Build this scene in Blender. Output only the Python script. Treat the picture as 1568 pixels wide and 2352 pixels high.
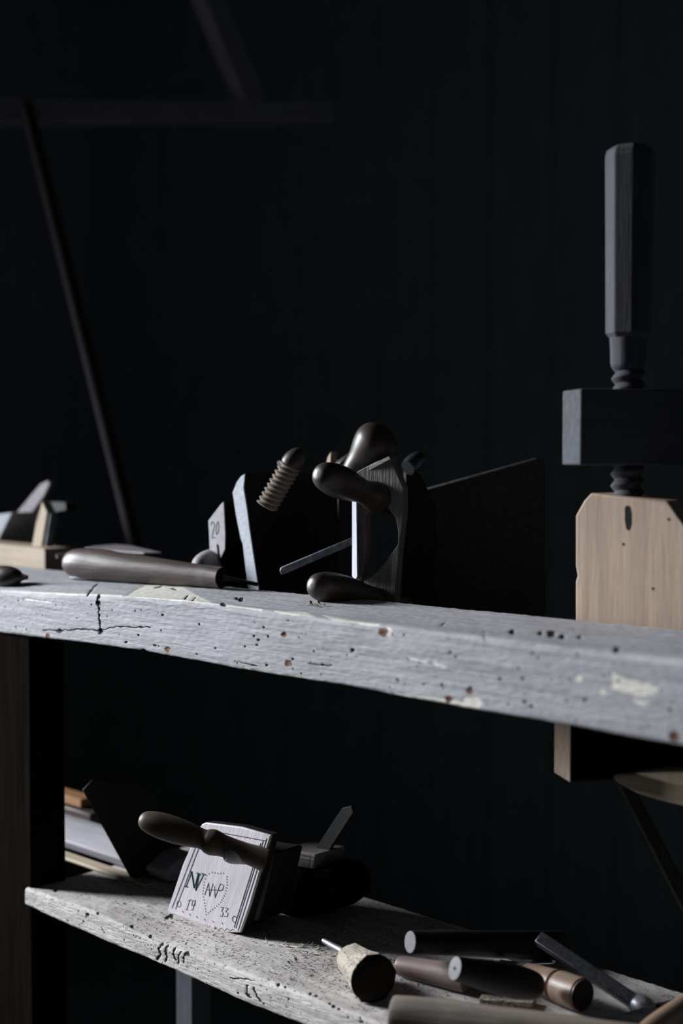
import bpy, math, random
from mathutils import Vector as V, Matrix, noise
random.seed(7)
R = math.radians
for o in list(bpy.data.objects): bpy.data.objects.remove(o)
scn = bpy.context.scene; COL = scn.collection
# ------------------------------------------------------------ camera
W, H, FPX = 1568, 2352, 3200.0
CZ, PITCH, YAW = 1.37, math.atan(126/FPX), R(43.94)
cam = bpy.data.cameras.new('camera'); camo = bpy.data.objects.new('camera', cam); COL.objects.link(camo)
camo.location = (0, 0, CZ); camo.rotation_euler = (R(90)-PITCH, 0, YAW)
cam.sensor_width = 36; cam.lens = 36*FPX/H; cam.clip_start = .02
cam.dof.use_dof = True; cam.dof.focus_distance = 1.56; cam.dof.aperture_fstop = 2.6
scn.camera = camo
# ------------------------------------------------------------ world, window daylight, exposure
wd = bpy.data.worlds.new('world'); scn.world = wd; wd.use_nodes = True
wd.node_tree.nodes['Background'].inputs[0].default_value = (.62, .88, 1, 1)
wd.node_tree.nodes['Background'].inputs[1].default_value = .024
WIN_Y0, WIN_Y1, WIN_Z0, WIN_Z1, WIN_X = -.62, .14, 1.25, 3.0, -4.0
la = bpy.data.lights.new('window_daylight', 'AREA'); la.shape = 'RECTANGLE'
la.size = WIN_Y1-WIN_Y0; la.size_y = WIN_Z1-WIN_Z0; la.energy = 36; la.spread = R(50); la.color = (.90, .95, 1)
lo = bpy.data.objects.new('window_daylight', la); COL.objects.link(lo)
lo.location = (WIN_X-.10, (WIN_Y0+WIN_Y1)/2, (WIN_Z0+WIN_Z1)/2); lo.rotation_euler = (V((-1.15, 1.0, 1.0))-lo.location).to_track_quat('-Z', 'Y').to_euler()
vs = scn.view_settings; vs.view_transform = 'Standard'; vs.look = 'None'; vs.exposure = 0; vs.gamma = 1; vs.use_curve_mapping = False
# ------------------------------------------------------------ camera geometry: pixel -> place
FW = V((-math.sin(YAW), math.cos(YAW), 0)); RT = V((math.cos(YAW), math.sin(YAW), 0))
F3 = V((FW.x*math.cos(PITCH), FW.y*math.cos(PITCH), -math.sin(PITCH)))
U3 = V((FW.x*math.sin(PITCH), FW.y*math.sin(PITCH), math.cos(PITCH)))
C0 = V((0, 0, CZ))
def ray(x, y): return F3 + RT*((x-W/2)/FPX) + U3*((H/2-y)/FPX)
def at(x, y, d): return C0 + ray(x, y)*d
def on(x, y, p, n): r = ray(x, y); n = V(n); return C0 + r*((V(p)-C0).dot(n)/r.dot(n))
def on_z(x, y, z): return on(x, y, (0, 0, z), (0, 0, 1))
def on_y(x, y, yy): return on(x, y, (0, yy, 0), (0, 1, 0))
def pix(p):
    q = p-C0; d = q.dot(F3); return W/2+FPX*q.dot(RT)/d, H/2-FPX*q.dot(U3)/d
def camdir(r, f, u=0): return (RT*r + FW*f + V((0, 0, u))).normalized()
# ------------------------------------------------------------ materials
def s2l(c): return tuple(((v/255)/12.92 if v/255 < .04045 else ((v/255+.055)/1.055)**2.4) for v in c)+(1,)
class NT:
    def __init__(s, name):
        s.m = bpy.data.materials.new(name); s.m.use_nodes = True; s.t = s.m.node_tree; s.b = s.t.nodes['Principled BSDF']
    def n(s, typ, **kw):
        k = s.t.nodes.new(typ)
        for a, v in kw.items():
            if a.startswith('i_'): k.inputs[int(a[2:])].default_value = v
            else: setattr(k, a, v)
        return k
    def l(s, a, b): s.t.links.new(a, b)
    def ramp(s, src, stops):
        r = s.n('ShaderNodeValToRGB'); e = r.color_ramp.elements
        while len(e) < len(stops): e.new(.5)
        for k, (p, c) in zip(e, stops): k.position = p; k.color = c
        s.l(src, r.inputs[0]); return r.outputs[0]
    def mix(s, f, a, b, mode='MIX'):
        m = s.n('ShaderNodeMix', data_type='RGBA', blend_type=mode)
        for sock, v in ((m.inputs[0], f), (m.inputs[6], a), (m.inputs[7], b)):
            if isinstance(v, (int, float, tuple)): sock.default_value = v
            else: s.l(v, sock)
        return m.outputs[2]
def wood(name, c1, c2, rough=.6, fine=1.0, bump=.3, spec=.35, wear=None, speck=0, coat=0, grain=.07, attr=False, rings=0):
    """grain runs along local Z (local X when attr: the boards)"""
    t = NT(name); tc = t.n('ShaderNodeTexCoord'); mp = t.n('ShaderNodeMapping')
    sc = (grain, 1, 1) if attr else (1, 1, grain)
    mp.inputs['Scale'].default_value = sc; t.l(tc.outputs['Object'], mp.inputs[0])
    n1 = t.n('ShaderNodeTexNoise', i_2=110*fine, i_3=6, i_4=.65); t.l(mp.outputs[0], n1.inputs[0])
    n2 = t.n('ShaderNodeTexNoise', i_2=14, i_3=5, i_4=.6); t.l(tc.outputs['Object'], n2.inputs[0])
    n3 = t.n('ShaderNodeTexNoise', i_2=420*fine, i_3=3, i_4=.6); t.l(mp.outputs[0], n3.inputs[0])
    c1, c2 = s2l(c1), s2l(c2)
    f = t.ramp(n1.outputs[0], [(.33, (0, 0, 0, 1)), (.68, (1, 1, 1, 1))])
    col = t.mix(f, c2, c1)
    fb = t.ramp(n2.outputs[0], [(.35, (0, 0, 0, 1)), (.7, (1, 1, 1, 1))])
    col = t.mix(t.ramp(fb, [(0, (.55, .55, .55, 1)), (1, (0, 0, 0, 1))]), col, tuple(.62*v for v in c1[:3])+(1,))
    if wear: col = t.mix(t.ramp(n2.outputs[0], [(.55, (0, 0, 0, 1)), (.66, (1, 1, 1, 1))]), col, s2l(wear))
    if speck:
        vo = t.n('ShaderNodeTexNoise', i_2=330, i_3=2, i_4=.5)
        t.l(tc.outputs['Object'], vo.inputs[0])
        zone = t.n('ShaderNodeTexNoise', i_2=11, i_3=2, i_4=.5); t.l(tc.outputs['Object'], zone.inputs[0])
        ad = t.n('ShaderNodeMath', operation='MULTIPLY_ADD'); t.l(zone.outputs[0], ad.inputs[0]); ad.inputs[1].default_value = .35; t.l(vo.outputs[0], ad.inputs[2])
        sp = t.ramp(ad.outputs[0], [(.80-speck*.1, (0, 0, 0, 1)), (.85-speck*.1, (1, 1, 1, 1))])
        col = t.mix(t.mix(.75, (0, 0, 0, 1), sp), col, s2l((52, 46, 38)))
    h = n1.outputs[0]
    if rings:
        wv = t.n('ShaderNodeTexWave', wave_type='RINGS', i_1=rings, i_2=9, i_3=3, i_4=2.2)
        mp2 = t.n('ShaderNodeMapping'); mp2.inputs['Scale'].default_value = (.35, 1, 1.3); mp2.inputs['Location'].default_value = (.45, -.9, -.78)
        t.l(tc.outputs['Object'], mp2.inputs[0]); t.l(mp2.outputs[0], wv.inputs[0])
        col = t.mix(t.mix(.28, (0, 0, 0, 1), wv.outputs[1]), col, s2l((120, 108, 102)))
    if attr:
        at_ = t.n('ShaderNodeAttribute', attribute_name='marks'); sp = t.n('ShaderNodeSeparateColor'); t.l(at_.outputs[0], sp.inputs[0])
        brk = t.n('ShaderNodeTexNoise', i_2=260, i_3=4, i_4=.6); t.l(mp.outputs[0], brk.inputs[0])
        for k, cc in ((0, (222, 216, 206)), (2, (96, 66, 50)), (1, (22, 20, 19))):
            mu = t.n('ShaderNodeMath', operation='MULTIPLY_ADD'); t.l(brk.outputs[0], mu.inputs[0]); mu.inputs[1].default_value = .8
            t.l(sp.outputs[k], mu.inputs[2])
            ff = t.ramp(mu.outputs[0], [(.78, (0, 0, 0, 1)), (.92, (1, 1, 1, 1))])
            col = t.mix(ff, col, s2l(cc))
    t.l(col, t.b.inputs['Base Color']); t.b.inputs['Roughness'].default_value = rough
    t.b.inputs['Specular IOR Level'].default_value = spec
    if coat: t.b.inputs['Coat Weight'].default_value = coat; t.b.inputs['Coat Roughness'].default_value = .3
    sm = t.n('ShaderNodeMath', operation='ADD'); t.l(h, sm.inputs[0]); t.l(n3.outputs[0], sm.inputs[1])
    bp = t.n('ShaderNodeBump'); bp.inputs['Strength'].default_value = bump; bp.inputs['Distance'].default_value = .0012
    t.l(sm.outputs[0], bp.inputs['Height']); t.l(bp.outputs[0], t.b.inputs['Normal'])
    return t.m
def metal(name, c, rough=.45, metallic=.85, bump=.25, scale=180):
    t = NT(name); tc = t.n('ShaderNodeTexCoord'); n = t.n('ShaderNodeTexNoise', i_2=scale, i_3=5, i_4=.6); t.l(tc.outputs['Object'], n.inputs[0])
    c = s2l(c); col = t.mix(t.ramp(n.outputs[0], [(.35, (0, 0, 0, 1)), (.65, (1, 1, 1, 1))]), tuple(.5*v for v in c[:3])+(1,), c)
    t.l(col, t.b.inputs['Base Color']); t.b.inputs['Metallic'].default_value = metallic; t.b.inputs['Roughness'].default_value = rough
    bp = t.n('ShaderNodeBump'); bp.inputs['Strength'].default_value = bump; bp.inputs['Distance'].default_value = .0008
    t.l(n.outputs[0], bp.inputs['Height']); t.l(bp.outputs[0], t.b.inputs['Normal']); return t.m
def plain(name, c, rough=.8):
    t = NT(name); tc = t.n('ShaderNodeTexCoord'); n = t.n('ShaderNodeTexNoise', i_2=60, i_3=4); t.l(tc.outputs['Object'], n.inputs[0])
    c = s2l(c); t.l(t.mix(n.outputs[0], tuple(.7*v for v in c[:3])+(1,), c), t.b.inputs['Base Color']); t.b.inputs['Roughness'].default_value = rough; t.b.inputs['Specular IOR Level'].default_value = .2
    return t.m
M = dict(
 beam=wood('weathered_beam', (196, 194, 198), (138, 136, 142), .75, 2.3, .5, .25, attr=True, grain=.05),
 board=wood('weathered_board', (222, 216, 212), (184, 177, 172), .8, .7, .5, .2, attr=True, grain=.1, speck=.25, rings=16),
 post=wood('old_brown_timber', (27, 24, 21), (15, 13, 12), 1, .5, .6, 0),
 tray=wood('dusty_dark_board', (58, 52, 46), (40, 36, 32), .9, .6, .4, .1),
 wall=wood('lifted_grey_planks', (146, 150, 152), (128, 132, 134), .95, .3, .4, .05),  # even grey, raised to lift the unlit background
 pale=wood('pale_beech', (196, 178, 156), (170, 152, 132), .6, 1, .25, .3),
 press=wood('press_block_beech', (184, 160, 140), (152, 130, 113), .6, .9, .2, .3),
 pressdark=wood('press_dimmed_wood', (92, 91, 97), (66, 64, 68), .75, 1, .2, .15, wear=(74, 80, 88)),  # darkened in place of the light falling off up the press
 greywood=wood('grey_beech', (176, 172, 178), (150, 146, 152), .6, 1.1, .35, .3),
 litend=wood('lit_grey_end', (196, 200, 210), (166, 168, 178), .6, 1.5, .5, .3),  # light tone for ends and edges turned to the window
 brown=wood('worn_brown_handle', (94, 82, 76), (68, 58, 54), .42, 1, .35, .5, wear=(98, 96, 100)),
 bulb=wood('polished_turned_wood', (66, 56, 48), (50, 42, 36), .42, .8, .05, .5),
 bulbbrown=wood('worn_brown_bulb', (96, 80, 66), (72, 60, 50), .5, .8, .06, .4),
 discgrey=wood('grey_end_disc', (118, 116, 118), (98, 96, 98), .6, 1, .2, .3),
 gloompole=wood('dim_pole_wood', (62, 59, 62), (50, 47, 50), 1, .5, .2, 0),
 gloom=wood('dim_grey_timber', (138, 132, 138), (118, 114, 120), 1, .5, .2, .1),
 thread=wood('threaded_beech', (150, 138, 126), (120, 108, 98), .45, .8, .05, .4),
 slab=wood('grey_brown_slab', (128, 120, 120), (90, 84, 84), .6, 1, .6, .3),
 dark=wood('dark_wood_and_shade', (24, 20, 17), (16, 13, 11), .5, 1, .25, .3),  # also colours plane sides that are only in shade
 purple=wood('reddish_handle', (134, 114, 112), (104, 86, 84), .45, 1, .15, .4),
 turned=wood('turned_boxwood', (150, 126, 108), (124, 102, 88), .42, .9, .15, .4),
 rough=wood('rough_cut_branch', (188, 179, 165), (146, 135, 120), .8, 1, .9, .2, speck=.5),
 roughend=wood('shade_dark_sawn_end', (50, 44, 38), (32, 28, 24), .9, 1, .9, .1),  # dark tone stands for shade on the forward end
 driftwood=wood('grey_tan_stick', (152, 138, 124), (104, 96, 92), .65, .8, .5, .3, wear=(120, 126, 136)),
 facewood=wood('pale_plane_face', (206, 200, 206), (186, 178, 184), .6, 1.2, .3, .3),
 orange=wood('orange_offcut', (190, 140, 100), (150, 104, 70), .6, 1, .3, .3),
 iron=metal('dull_iron', (120, 128, 134), .5, .7), steel=metal('worn_steel', (170, 172, 180), .4, .7),
 toolgrey=metal('dark_forged_steel', (84, 84, 90), .38, .8, .3),
 gloss=metal('blackened_bright_iron', (120, 120, 124), .28, .8, .05),
 blackiron=metal('black_iron', (26, 26, 28), .7, .3), irongrey=metal('grey_tool_iron', (150, 142, 146), .6, .25),
 green=plain('dark_green_paint', (38, 78, 78)), ink=plain('dark_scribed_line', (84, 76, 84)), pencil=plain('faint_pencil_line', (128, 120, 128)),
 hole=plain('dark_hollow', (16, 14, 13)), dust=plain('wood_shavings', (180, 172, 158)), dirt=plain('dark_debris', (60, 50, 40)),
)
# ------------------------------------------------------------ mesh helpers
def frame(o, z, xh=None):
    z = V(z).normalized(); xh = V(xh) if xh else (V((0, 0, 1)) if abs(z.z) < .9 else V((1, 0, 0)))
    y = z.cross(xh).normalized(); x = y.cross(z)
    m = Matrix((x, y, z)).transposed().to_4x4(); m.translation = V(o); return m
def thing(name, label, cat, loc, group=None):
    o = bpy.data.objects.new(name, None); o.empty_display_size = .02; COL.objects.link(o); o.location = V(loc)
    o['label'] = label; o['category'] = cat
    if group: o['group'] = group
    return o
def origin(p):
    v = V((0, 0, 0)); k = p
    while k is not None: v = v + k.location if k.parent is None else v; k = k.parent
    return v
MW = {}
def place(o, mw, parent):
    MW[o] = mw
    if parent is None: o.matrix_basis = mw; return
    o.parent = parent
    pm = MW.get(parent, Matrix.Translation(parent.location))
    o.matrix_parent_inverse = Matrix.Identity(4); o.matrix_basis = pm.inverted() @ mw
def mesh_obj(name, vs_, fs, mw, mat, parent=None, smooth=True, bevel=0, label=None, kind=None, mats=None, fmat=None):
    """vertices in world space, stored in the frame mw"""
    inv = mw.inverted(); me = bpy.data.meshes.new(name)
    me.from_pydata([inv @ V(v) for v in vs_], [], fs); me.update()
    import bmesh
    b = bmesh.new(); b.from_mesh(me); bmesh.ops.recalc_face_normals(b, faces=b.faces); b.to_mesh(me); b.free()
    for m_ in (mats or [mat]): me.materials.append(m_)
    if fmat: me.polygons.foreach_set('material_index', fmat)
    if smooth:
        me.polygons.foreach_set('use_smooth', [True]*len(me.polygons))
        me.set_sharp_from_angle(angle=R(38))
    o = bpy.data.objects.new(name, me); COL.objects.link(o); place(o, mw, parent)
    if bevel:
        md = o.modifiers.new('bevel', 'BEVEL'); md.width = bevel; md.segments = 2; md.limit_method = 'ANGLE'; md.angle_limit = R(35)
    if label: o['label'] = label
    if kind: o['kind'] = kind
    return o
def tag(o, label, cat, group=None):
    o['label'] = label; o['category'] = cat
    if group: o['group'] = group
def prism(name, parent, poly, ext, mat, grain=None, bevel=.0012, **kw):
    """poly: world points of one face; ext: vector to the other face"""
    n = len(poly); ext = V(ext); vs_ = [V(p) for p in poly]+[V(p)+ext for p in poly]
    fs = [list(range(n))[::-1], list(range(n, 2*n))]+[[i, (i+1) % n, n+(i+1) % n, n+i] for i in range(n)]
    c = sum(vs_, V())/len(vs_); g = V(grain) if grain else ext
    return mesh_obj(name, vs_, fs, frame(c, g), mat, parent, bevel=bevel, **kw)
def PP(pts, p, n): return [on(x, y, p, n) for x, y in pts]
def box(name, parent, a, b, mat, grain=(0, 0, 1), bevel=.002, **kw):
    a, b = V(a), V(b)
    return prism(name, parent, [(a.x, a.y, a.z), (b.x, a.y, a.z), (b.x, b.y, a.z), (a.x, b.y, a.z)], (0, 0, b.z-a.z), mat, grain, bevel, **kw)
def lathe(name, parent, p0, p1, prof, mat, seg=36, jit=0, flat=False, xh=None, squash=1, endmat=None, bevel=0, wob=0, **kw):
    """prof: (t along p0->p1, radius in metres)"""
    p0, p1 = V(p0), V(p1); L = (p1-p0).length; fr = frame(p0, p1-p0, xh); vs_ = []; fs = []; fm = []
    sd = random.random()*50
    for t, r in prof:
        for i in range(seg):
            a = 2*math.pi*(i+.5)/seg; rr = r
            if jit: rr *= 1+jit*noise.noise(V((math.cos(a)*1.5, math.sin(a)*1.5, t*6+sd)))
            w = wob*noise.noise(V((t*2.2, sd, 0)))
            vs_.append(fr @ V((math.cos(a)*rr*squash, math.sin(a)*rr+w, t*L)))
    n = len(prof)
    for k in range(n-1):
        for i in range(seg):
            j = (i+1) % seg; fs.append([k*seg+i, k*seg+j, (k+1)*seg+j, (k+1)*seg+i]); fm.append(0)
    fs.append(list(range(seg))[::-1]); fm.append(1 if endmat else 0)
    fs.append([(n-1)*seg+i for i in range(seg)]); fm.append(2 if endmat else 0)
    mats = [mat]+([endmat[0], endmat[1]] if endmat else [])
    return mesh_obj(name, vs_, fs, fr, mat, parent, smooth=not flat, mats=mats, fmat=fm if endmat else None, bevel=bevel, **kw)
def rnd(prof, n=40):
    """smooth (Catmull) resample of a profile"""
    out = []; m = len(prof)
    for k in range(m-1):
        a, b, c, d = prof[max(k-1, 0)], prof[k], prof[k+1], prof[min(k+2, m-1)]
        st = max(2, n//(m-1))
        for i in range(st):
            u = i/st; out.append(tuple(.5*(2*b[q]+(c[q]-a[q])*u+(2*a[q]-5*b[q]+4*c[q]-d[q])*u*u+(3*b[q]-a[q]-3*c[q]+d[q])*u**3) for q in (0, 1)))
    out.append(prof[-1]); return [(t, max(r, .00005)) for t, r in out]
def screw(name, parent, p0, p1, r, pitch, depth, mat, seg=40, tip=0):
    p0, p1 = V(p0), V(p1); L = (p1-p0).length; fr = frame(p0, p1-p0); vs_ = []; fs = []
    n = int(L/pitch*12)
    for k in range(n+1):
        z = L*k/n
        for i in range(seg):
            a = 2*math.pi*i/seg; ph = (z/pitch - i/seg) % 1; tri = abs(ph*2-1)
            rr = r-depth*(1-tri**.8); vs_.append(fr @ V((math.cos(a)*rr, math.sin(a)*rr, z)))
    for k in range(n):
        for i in range(seg):
            j = (i+1) % seg; fs.append([k*seg+i, k*seg+j, (k+1)*seg+j, (k+1)*seg+i])
    fs.append(list(range(seg))[::-1]); fs.append([n*seg+i for i in range(seg)])
    return mesh_obj(name, vs_, fs, fr, mat, parent)
def strokes(name, parent, lines, p, n, wpx, d, mat, h=.00035, **kw):
    """scribed or painted lines on the plane (p, n); widths in px at depth d"""
    n = V(n).normalized(); w = wpx*d/FPX/2; vs_ = []; fs = []
    for ln in lines:
        pts = [on(x, y, V(p)+n*h, n) for x, y in ln]
        for a, b in zip(pts, pts[1:]):
            t = (b-a).normalized(); s = t.cross(n)*w; a2, b2 = a-t*w*.6, b+t*w*.6; k = len(vs_)
            for q in (a2-s, a2+s, b2+s, b2-s): vs_ += [q, q-n*h*1.2]
            fs += [[k, k+2, k+4, k+6], [k, k+1, k+3, k+2], [k+2, k+3, k+5, k+4], [k+4, k+5, k+7, k+6], [k+6, k+7, k+1, k]]
    return mesh_obj(name, vs_, fs, Matrix.Translation(vs_[0]), mat, parent, smooth=False, **kw)
# ------------------------------------------------------------ setting
def struct(o): o['kind'] = 'structure'; return o
def planks(name, a, b, axis, wd, th, n, mat):
    """a wall of vertical boards; axis 'x' runs along x"""
    vs_ = []; fs = []
    L = (b[0]-a[0]) if axis == 'x' else (b[1]-a[1]); k = int(L/wd)
    for i in range(k):
        s = L*i/k+.003; e = L*(i+1)/k-.003; dp = random.uniform(0, .012)
        if axis == 'x': x0, x1, y0, y1 = a[0]+s, a[0]+e, a[1]-dp, a[1]+th
        else: x0, x1, y0, y1 = a[0]-th, a[0]+dp, a[1]+s, a[1]+e
        q = len(vs_)
        for z in (a[2], b[2]): vs_ += [(x0, y0, z), (x1, y0, z), (x1, y1, z), (x0, y1, z)]
        fs += [[q, q+1, q+2, q+3], [q+4, q+5, q+6, q+7], [q, q+1, q+5, q+4], [q+1, q+2, q+6, q+5], [q+2, q+3, q+7, q+6], [q+3, q, q+4, q+7]]
    return struct(mesh_obj(name, vs_, fs, Matrix.Translation((a[0], a[1], 0)), mat, smooth=False))
planks('wall_back', (-4.2, 2.9, 0), (2.6, 2.9, 3.4), 'x', .19, .04, 0, M['wall'])
struct(box('floor', None, (-4.2, -2.0, -.06), (2.6, 2.9, 0), M['wall'], (1, 0, 0), 0))
struct(box('ceiling', None, (-4.2, -2.0, 3.4), (2.6, 2.9, 3.46), M['wall'], (1, 0, 0), 0))
# left wall around the window opening
def wall_ring():
    vs_ = []; fs = []
    def bx(y0, y1, z0, z1):
        q = len(vs_); x0, x1 = WIN_X-.08, WIN_X
        for z in (z0, z1): vs_.extend([(x0, y0, z), (x1, y0, z), (x1, y1, z), (x0, y1, z)])
        fs.extend([[q, q+1, q+2, q+3], [q+4, q+5, q+6, q+7], [q, q+1, q+5, q+4], [q+1, q+2, q+6, q+5], [q+2, q+3, q+7, q+6], [q+3, q, q+4, q+7]])
    bx(-2.0, WIN_Y0, 0, 3.4); bx(WIN_Y1, 2.9, 0, 3.4); bx(WIN_Y0, WIN_Y1, 0, WIN_Z0); bx(WIN_Y0, WIN_Y1, WIN_Z1, 3.4)
    return struct(mesh_obj('wall_left', vs_, fs, Matrix.Translation((WIN_X, 0, 0)), M['wall'], smooth=False))
wall_ring()
wf = bpy.data.objects.new('window_1', None); COL.objects.link(wf); wf.location = (WIN_X, WIN_Y0, WIN_Z0); struct(wf)
prof = []
for y0, y1, z0, z1 in ((WIN_Y0, WIN_Y0+.04, WIN_Z0, WIN_Z1), (WIN_Y1-.04, WIN_Y1, WIN_Z0, WIN_Z1), (WIN_Y0+.04, WIN_Y1-.04, WIN_Z0, WIN_Z0+.04), (WIN_Y0+.04, WIN_Y1-.04, WIN_Z1-.04, WIN_Z1)):
    box('window_frame', wf, (WIN_X-.06, y0, z0), (WIN_X+.02, y1, z1), M['post'])
# timbers faintly seen in the gloom
PA, PEND = at(60, 240, 2.72), on_y(334, 1352, 1.43)
t = lathe('leaning_pole', None, PA, PEND, [(0, .013), (.5, .012), (1, .0115)], M['gloompole'], 20, jit=.1)
tag(t, 'thin dim pole leaning in the darkness at upper left', 'pole')
def roofbeam(a, b, w, lab):
    a, b = V(a), V(b); d = b-a; fr = frame(a, d); s = [fr.to_3x3() @ V(q) for q in ((-w, -w, 0), (w, -w, 0), (w, w, 0), (-w, w, 0))]
    o = prism('roof_timber', None, [a+q for q in s], d, M['gloom'], bevel=.004); tag(o, lab, 'beam'); return o
roofbeam(at(-160, 262, 2.72), at(760, 258, 2.9), .022, 'faint horizontal roof timber in the dark above the tools')
roofbeam(at(455, -60, 2.78), at(585, 258, 2.87), .025, 'faint sloping roof timber running up out of the top edge')
# ------------------------------------------------------------ bench: beam, tray, leg, lower shelf
YF = .979
def segd(px, py, a, b):
    ax, ay = a; bx, by = b; dx, dy = bx-ax, by-ay; t = max(0, min(1, ((px-ax)*dx+(py-ay)*dy)/(dx*dx+dy*dy+1e-9)))
    return math.hypot(px-ax-t*dx, py-ay-t*dy)
def inpoly(x, y, P):
    c = False
    for (x1, y1), (x2, y2) in zip(P, P[1:]+P[:1]):
        if (y1 > y) != (y2 > y) and x < (x2-x1)*(y-y1)/(y2-y1)+x1: c = not c
    return c
def edge(pts, y):
    w = sorted((on_y(px, py, y).x, on_y(px, py, y).z) for px, py in pts)
    def f(x):
        if x <= w[0][0]: return w[0][1]
        for (a, za), (b, zb) in zip(w, w[1:]):
            if x <= b: return za+(zb-za)*(x-a)/(b-a)
        return w[-1][1]
    return f
def board(name, parent, top, bot, yb, mat, xs, x0, x1, step, pits, cracks, pale, rust, rnd_r, nrand, rough):
    ft, fb = edge(top, YF), edge(bot, YF)
    zt0 = sum(ft(x0+(x1-x0)*i/10) for i in range(11))/11
    X = []; x = xs[0]
    while x < x0: X.append(x); x += .02
    x = x0
    while x < x1: X.append(x); x += step
    while x < xs[1]: X.append(x); x += .02
    X.append(xs[1])
    vs_ = []; marks = []
    rp = [(random.uniform(x0, x1), random.random(), random.uniform(.0006, .0016)) for _ in range(nrand)]
    NT_, NF, NC, NB = int((yb-YF)/(step*1.6)), 56, 8, 8
    for x in X:
        zt, zb = ft(x), fb(x); nz = lambda a, b, c=0: noise.noise(V((x*a, b, c)))
        rr = rnd_r*(1+.6*nz(9, 3)+.35*nz(40, 5)); rb = .003*(1+.7*nz(25, 8))
        prof = []
        for i in range(NT_):
            u = i/NT_; y = yb+(YF+rr-yb)*u; prof.append((y, zt-(zt-zt0)*min(1, (y-YF)/.05), 0))
        for i in range(NC+1):
            a = math.pi/2*i/NC; prof.append((YF+rr-rr*math.sin(a), zt-rr+rr*math.cos(a), 1))
        for i in range(1, NF):
            prof.append((YF, zt-rr+(zb+rb-zt+rr)*i/NF, 2))
        for i in range(5):
            a = math.pi/2*i/4; prof.append((YF+rb-rb*math.cos(a), zb+rb-rb*math.sin(a), 3))
        for i in range(1, NB+1): prof.append((YF+rb+(yb-YF-rb)*i/NB, zb, 4))
        for y, z, k in prof:
            d = .00022*rough*noise.noise(V((x*35, y*60, z*300)))+.0016*rough*noise.noise(V((x*6, y*9, z*12)))+.0004*rough*noise.noise(V((x*130, y*400, z*700)))
            px, py = pix(V((x, y, z))); m = [0, 0, 0]
            if x0-.02 < x < x1+.02 and k < 4:
                for (cx, cy, r, kk) in pits:
                    if abs(px-cx) < 3*r+6 and abs(py-cy) < 3*r+6:
                        q = math.hypot((px-cx), (py-cy)*(1.0 if kk < 3 else .7))/r; q *= 1+.5*noise.noise(V((px*.15, py*.15, cx)))
                        v = max(0, 1.15-.55*q*q)
                        if kk == 0 or kk == 3: m[1] = max(m[1], v); d -= .0022*max(0, 1-q)
                        elif kk == 1: m[2] = max(m[2], v); d -= .001*max(0, 1-q)
                        elif kk == 2: m[0] = max(m[0], v)
                for (ln, wdt) in cracks:
                    if ln[0][0]-12 < px < ln[-1][0]+12 or ln[-1][0]-12 < px < ln[0][0]+12:
                        q = min(segd(px+2.5*noise.noise(V((px*.11, py*.11, 1))), py+2.5*noise.noise(V((px*.11, py*.11, 4))), a, b) for a, b in zip(ln, ln[1:]))/wdt
                        if q < 2.5: v = max(0, 1.1-.6*q*q); m[1] = max(m[1], v); d -= .0014*max(0, 1-q)
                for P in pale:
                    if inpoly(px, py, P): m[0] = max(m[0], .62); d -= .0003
                for (cx, cz, r) in rp:
                    if abs(x-cx) < .004:
                        zz = zt-.004-(zt-zb-.006)*cz; q = math.hypot(x-cx, z-zz)/r
                        if k == 2 and q < 2: m[1] = max(m[1], 1.1-.6*q*q); d -= .0008*max(0, 1-q)
            if k == 0: vs_.append((x, y, z+d))
            elif k == 1: vs_.append((x, y-d*.7, z+d*.7))
            elif k == 2: vs_.append((x, y-d, z))
            elif k == 3: vs_.append((x, y-d*.7, z-d*.7))
            else: vs_.append((x, y, z-d))
            marks.append(m)
    n = len(prof); fs = [[i*n+j, i*n+j+1, (i+1)*n+j+1, (i+1)*n+j] for i in range(len(X)-1) for j in range(n-1)]
    fs += [[i*n, (i+1)*n, (i+1)*n+n-1, i*n+n-1] for i in range(len(X)-1)]
    fs += [list(range(n)), [(len(X)-1)*n+j for j in range(n)][::-1]]
    o = mesh_obj(name, vs_, fs, Matrix.Identity(4), mat, parent)
    ca = o.data.color_attributes.new('marks', 'FLOAT_COLOR', 'POINT')
    fl = [c for m in marks for c in (m[0], m[1], m[2], 1)]
    ca.data.foreach_set('color', fl)
    return o, zt0
bench = thing('tool_bench', 'old timber bench with pale weathered front beam and a lower shelf board', 'workbench', (-1.54, 1.0, 0))
TOP = [(0, 1357), (166, 1364), (279, 1369), (421, 1378), (510, 1388), (638, 1405), (800, 1427), (900, 1437), (1113, 1463), (1283, 1483), (1518, 1510), (1568, 1516)]
BOT = [(0, 1452), (128, 1469), (327, 1494), (592, 1543), (800, 1577), (900, 1598), (1105, 1632), (1283, 1661), (1568, 1713)]
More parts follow.
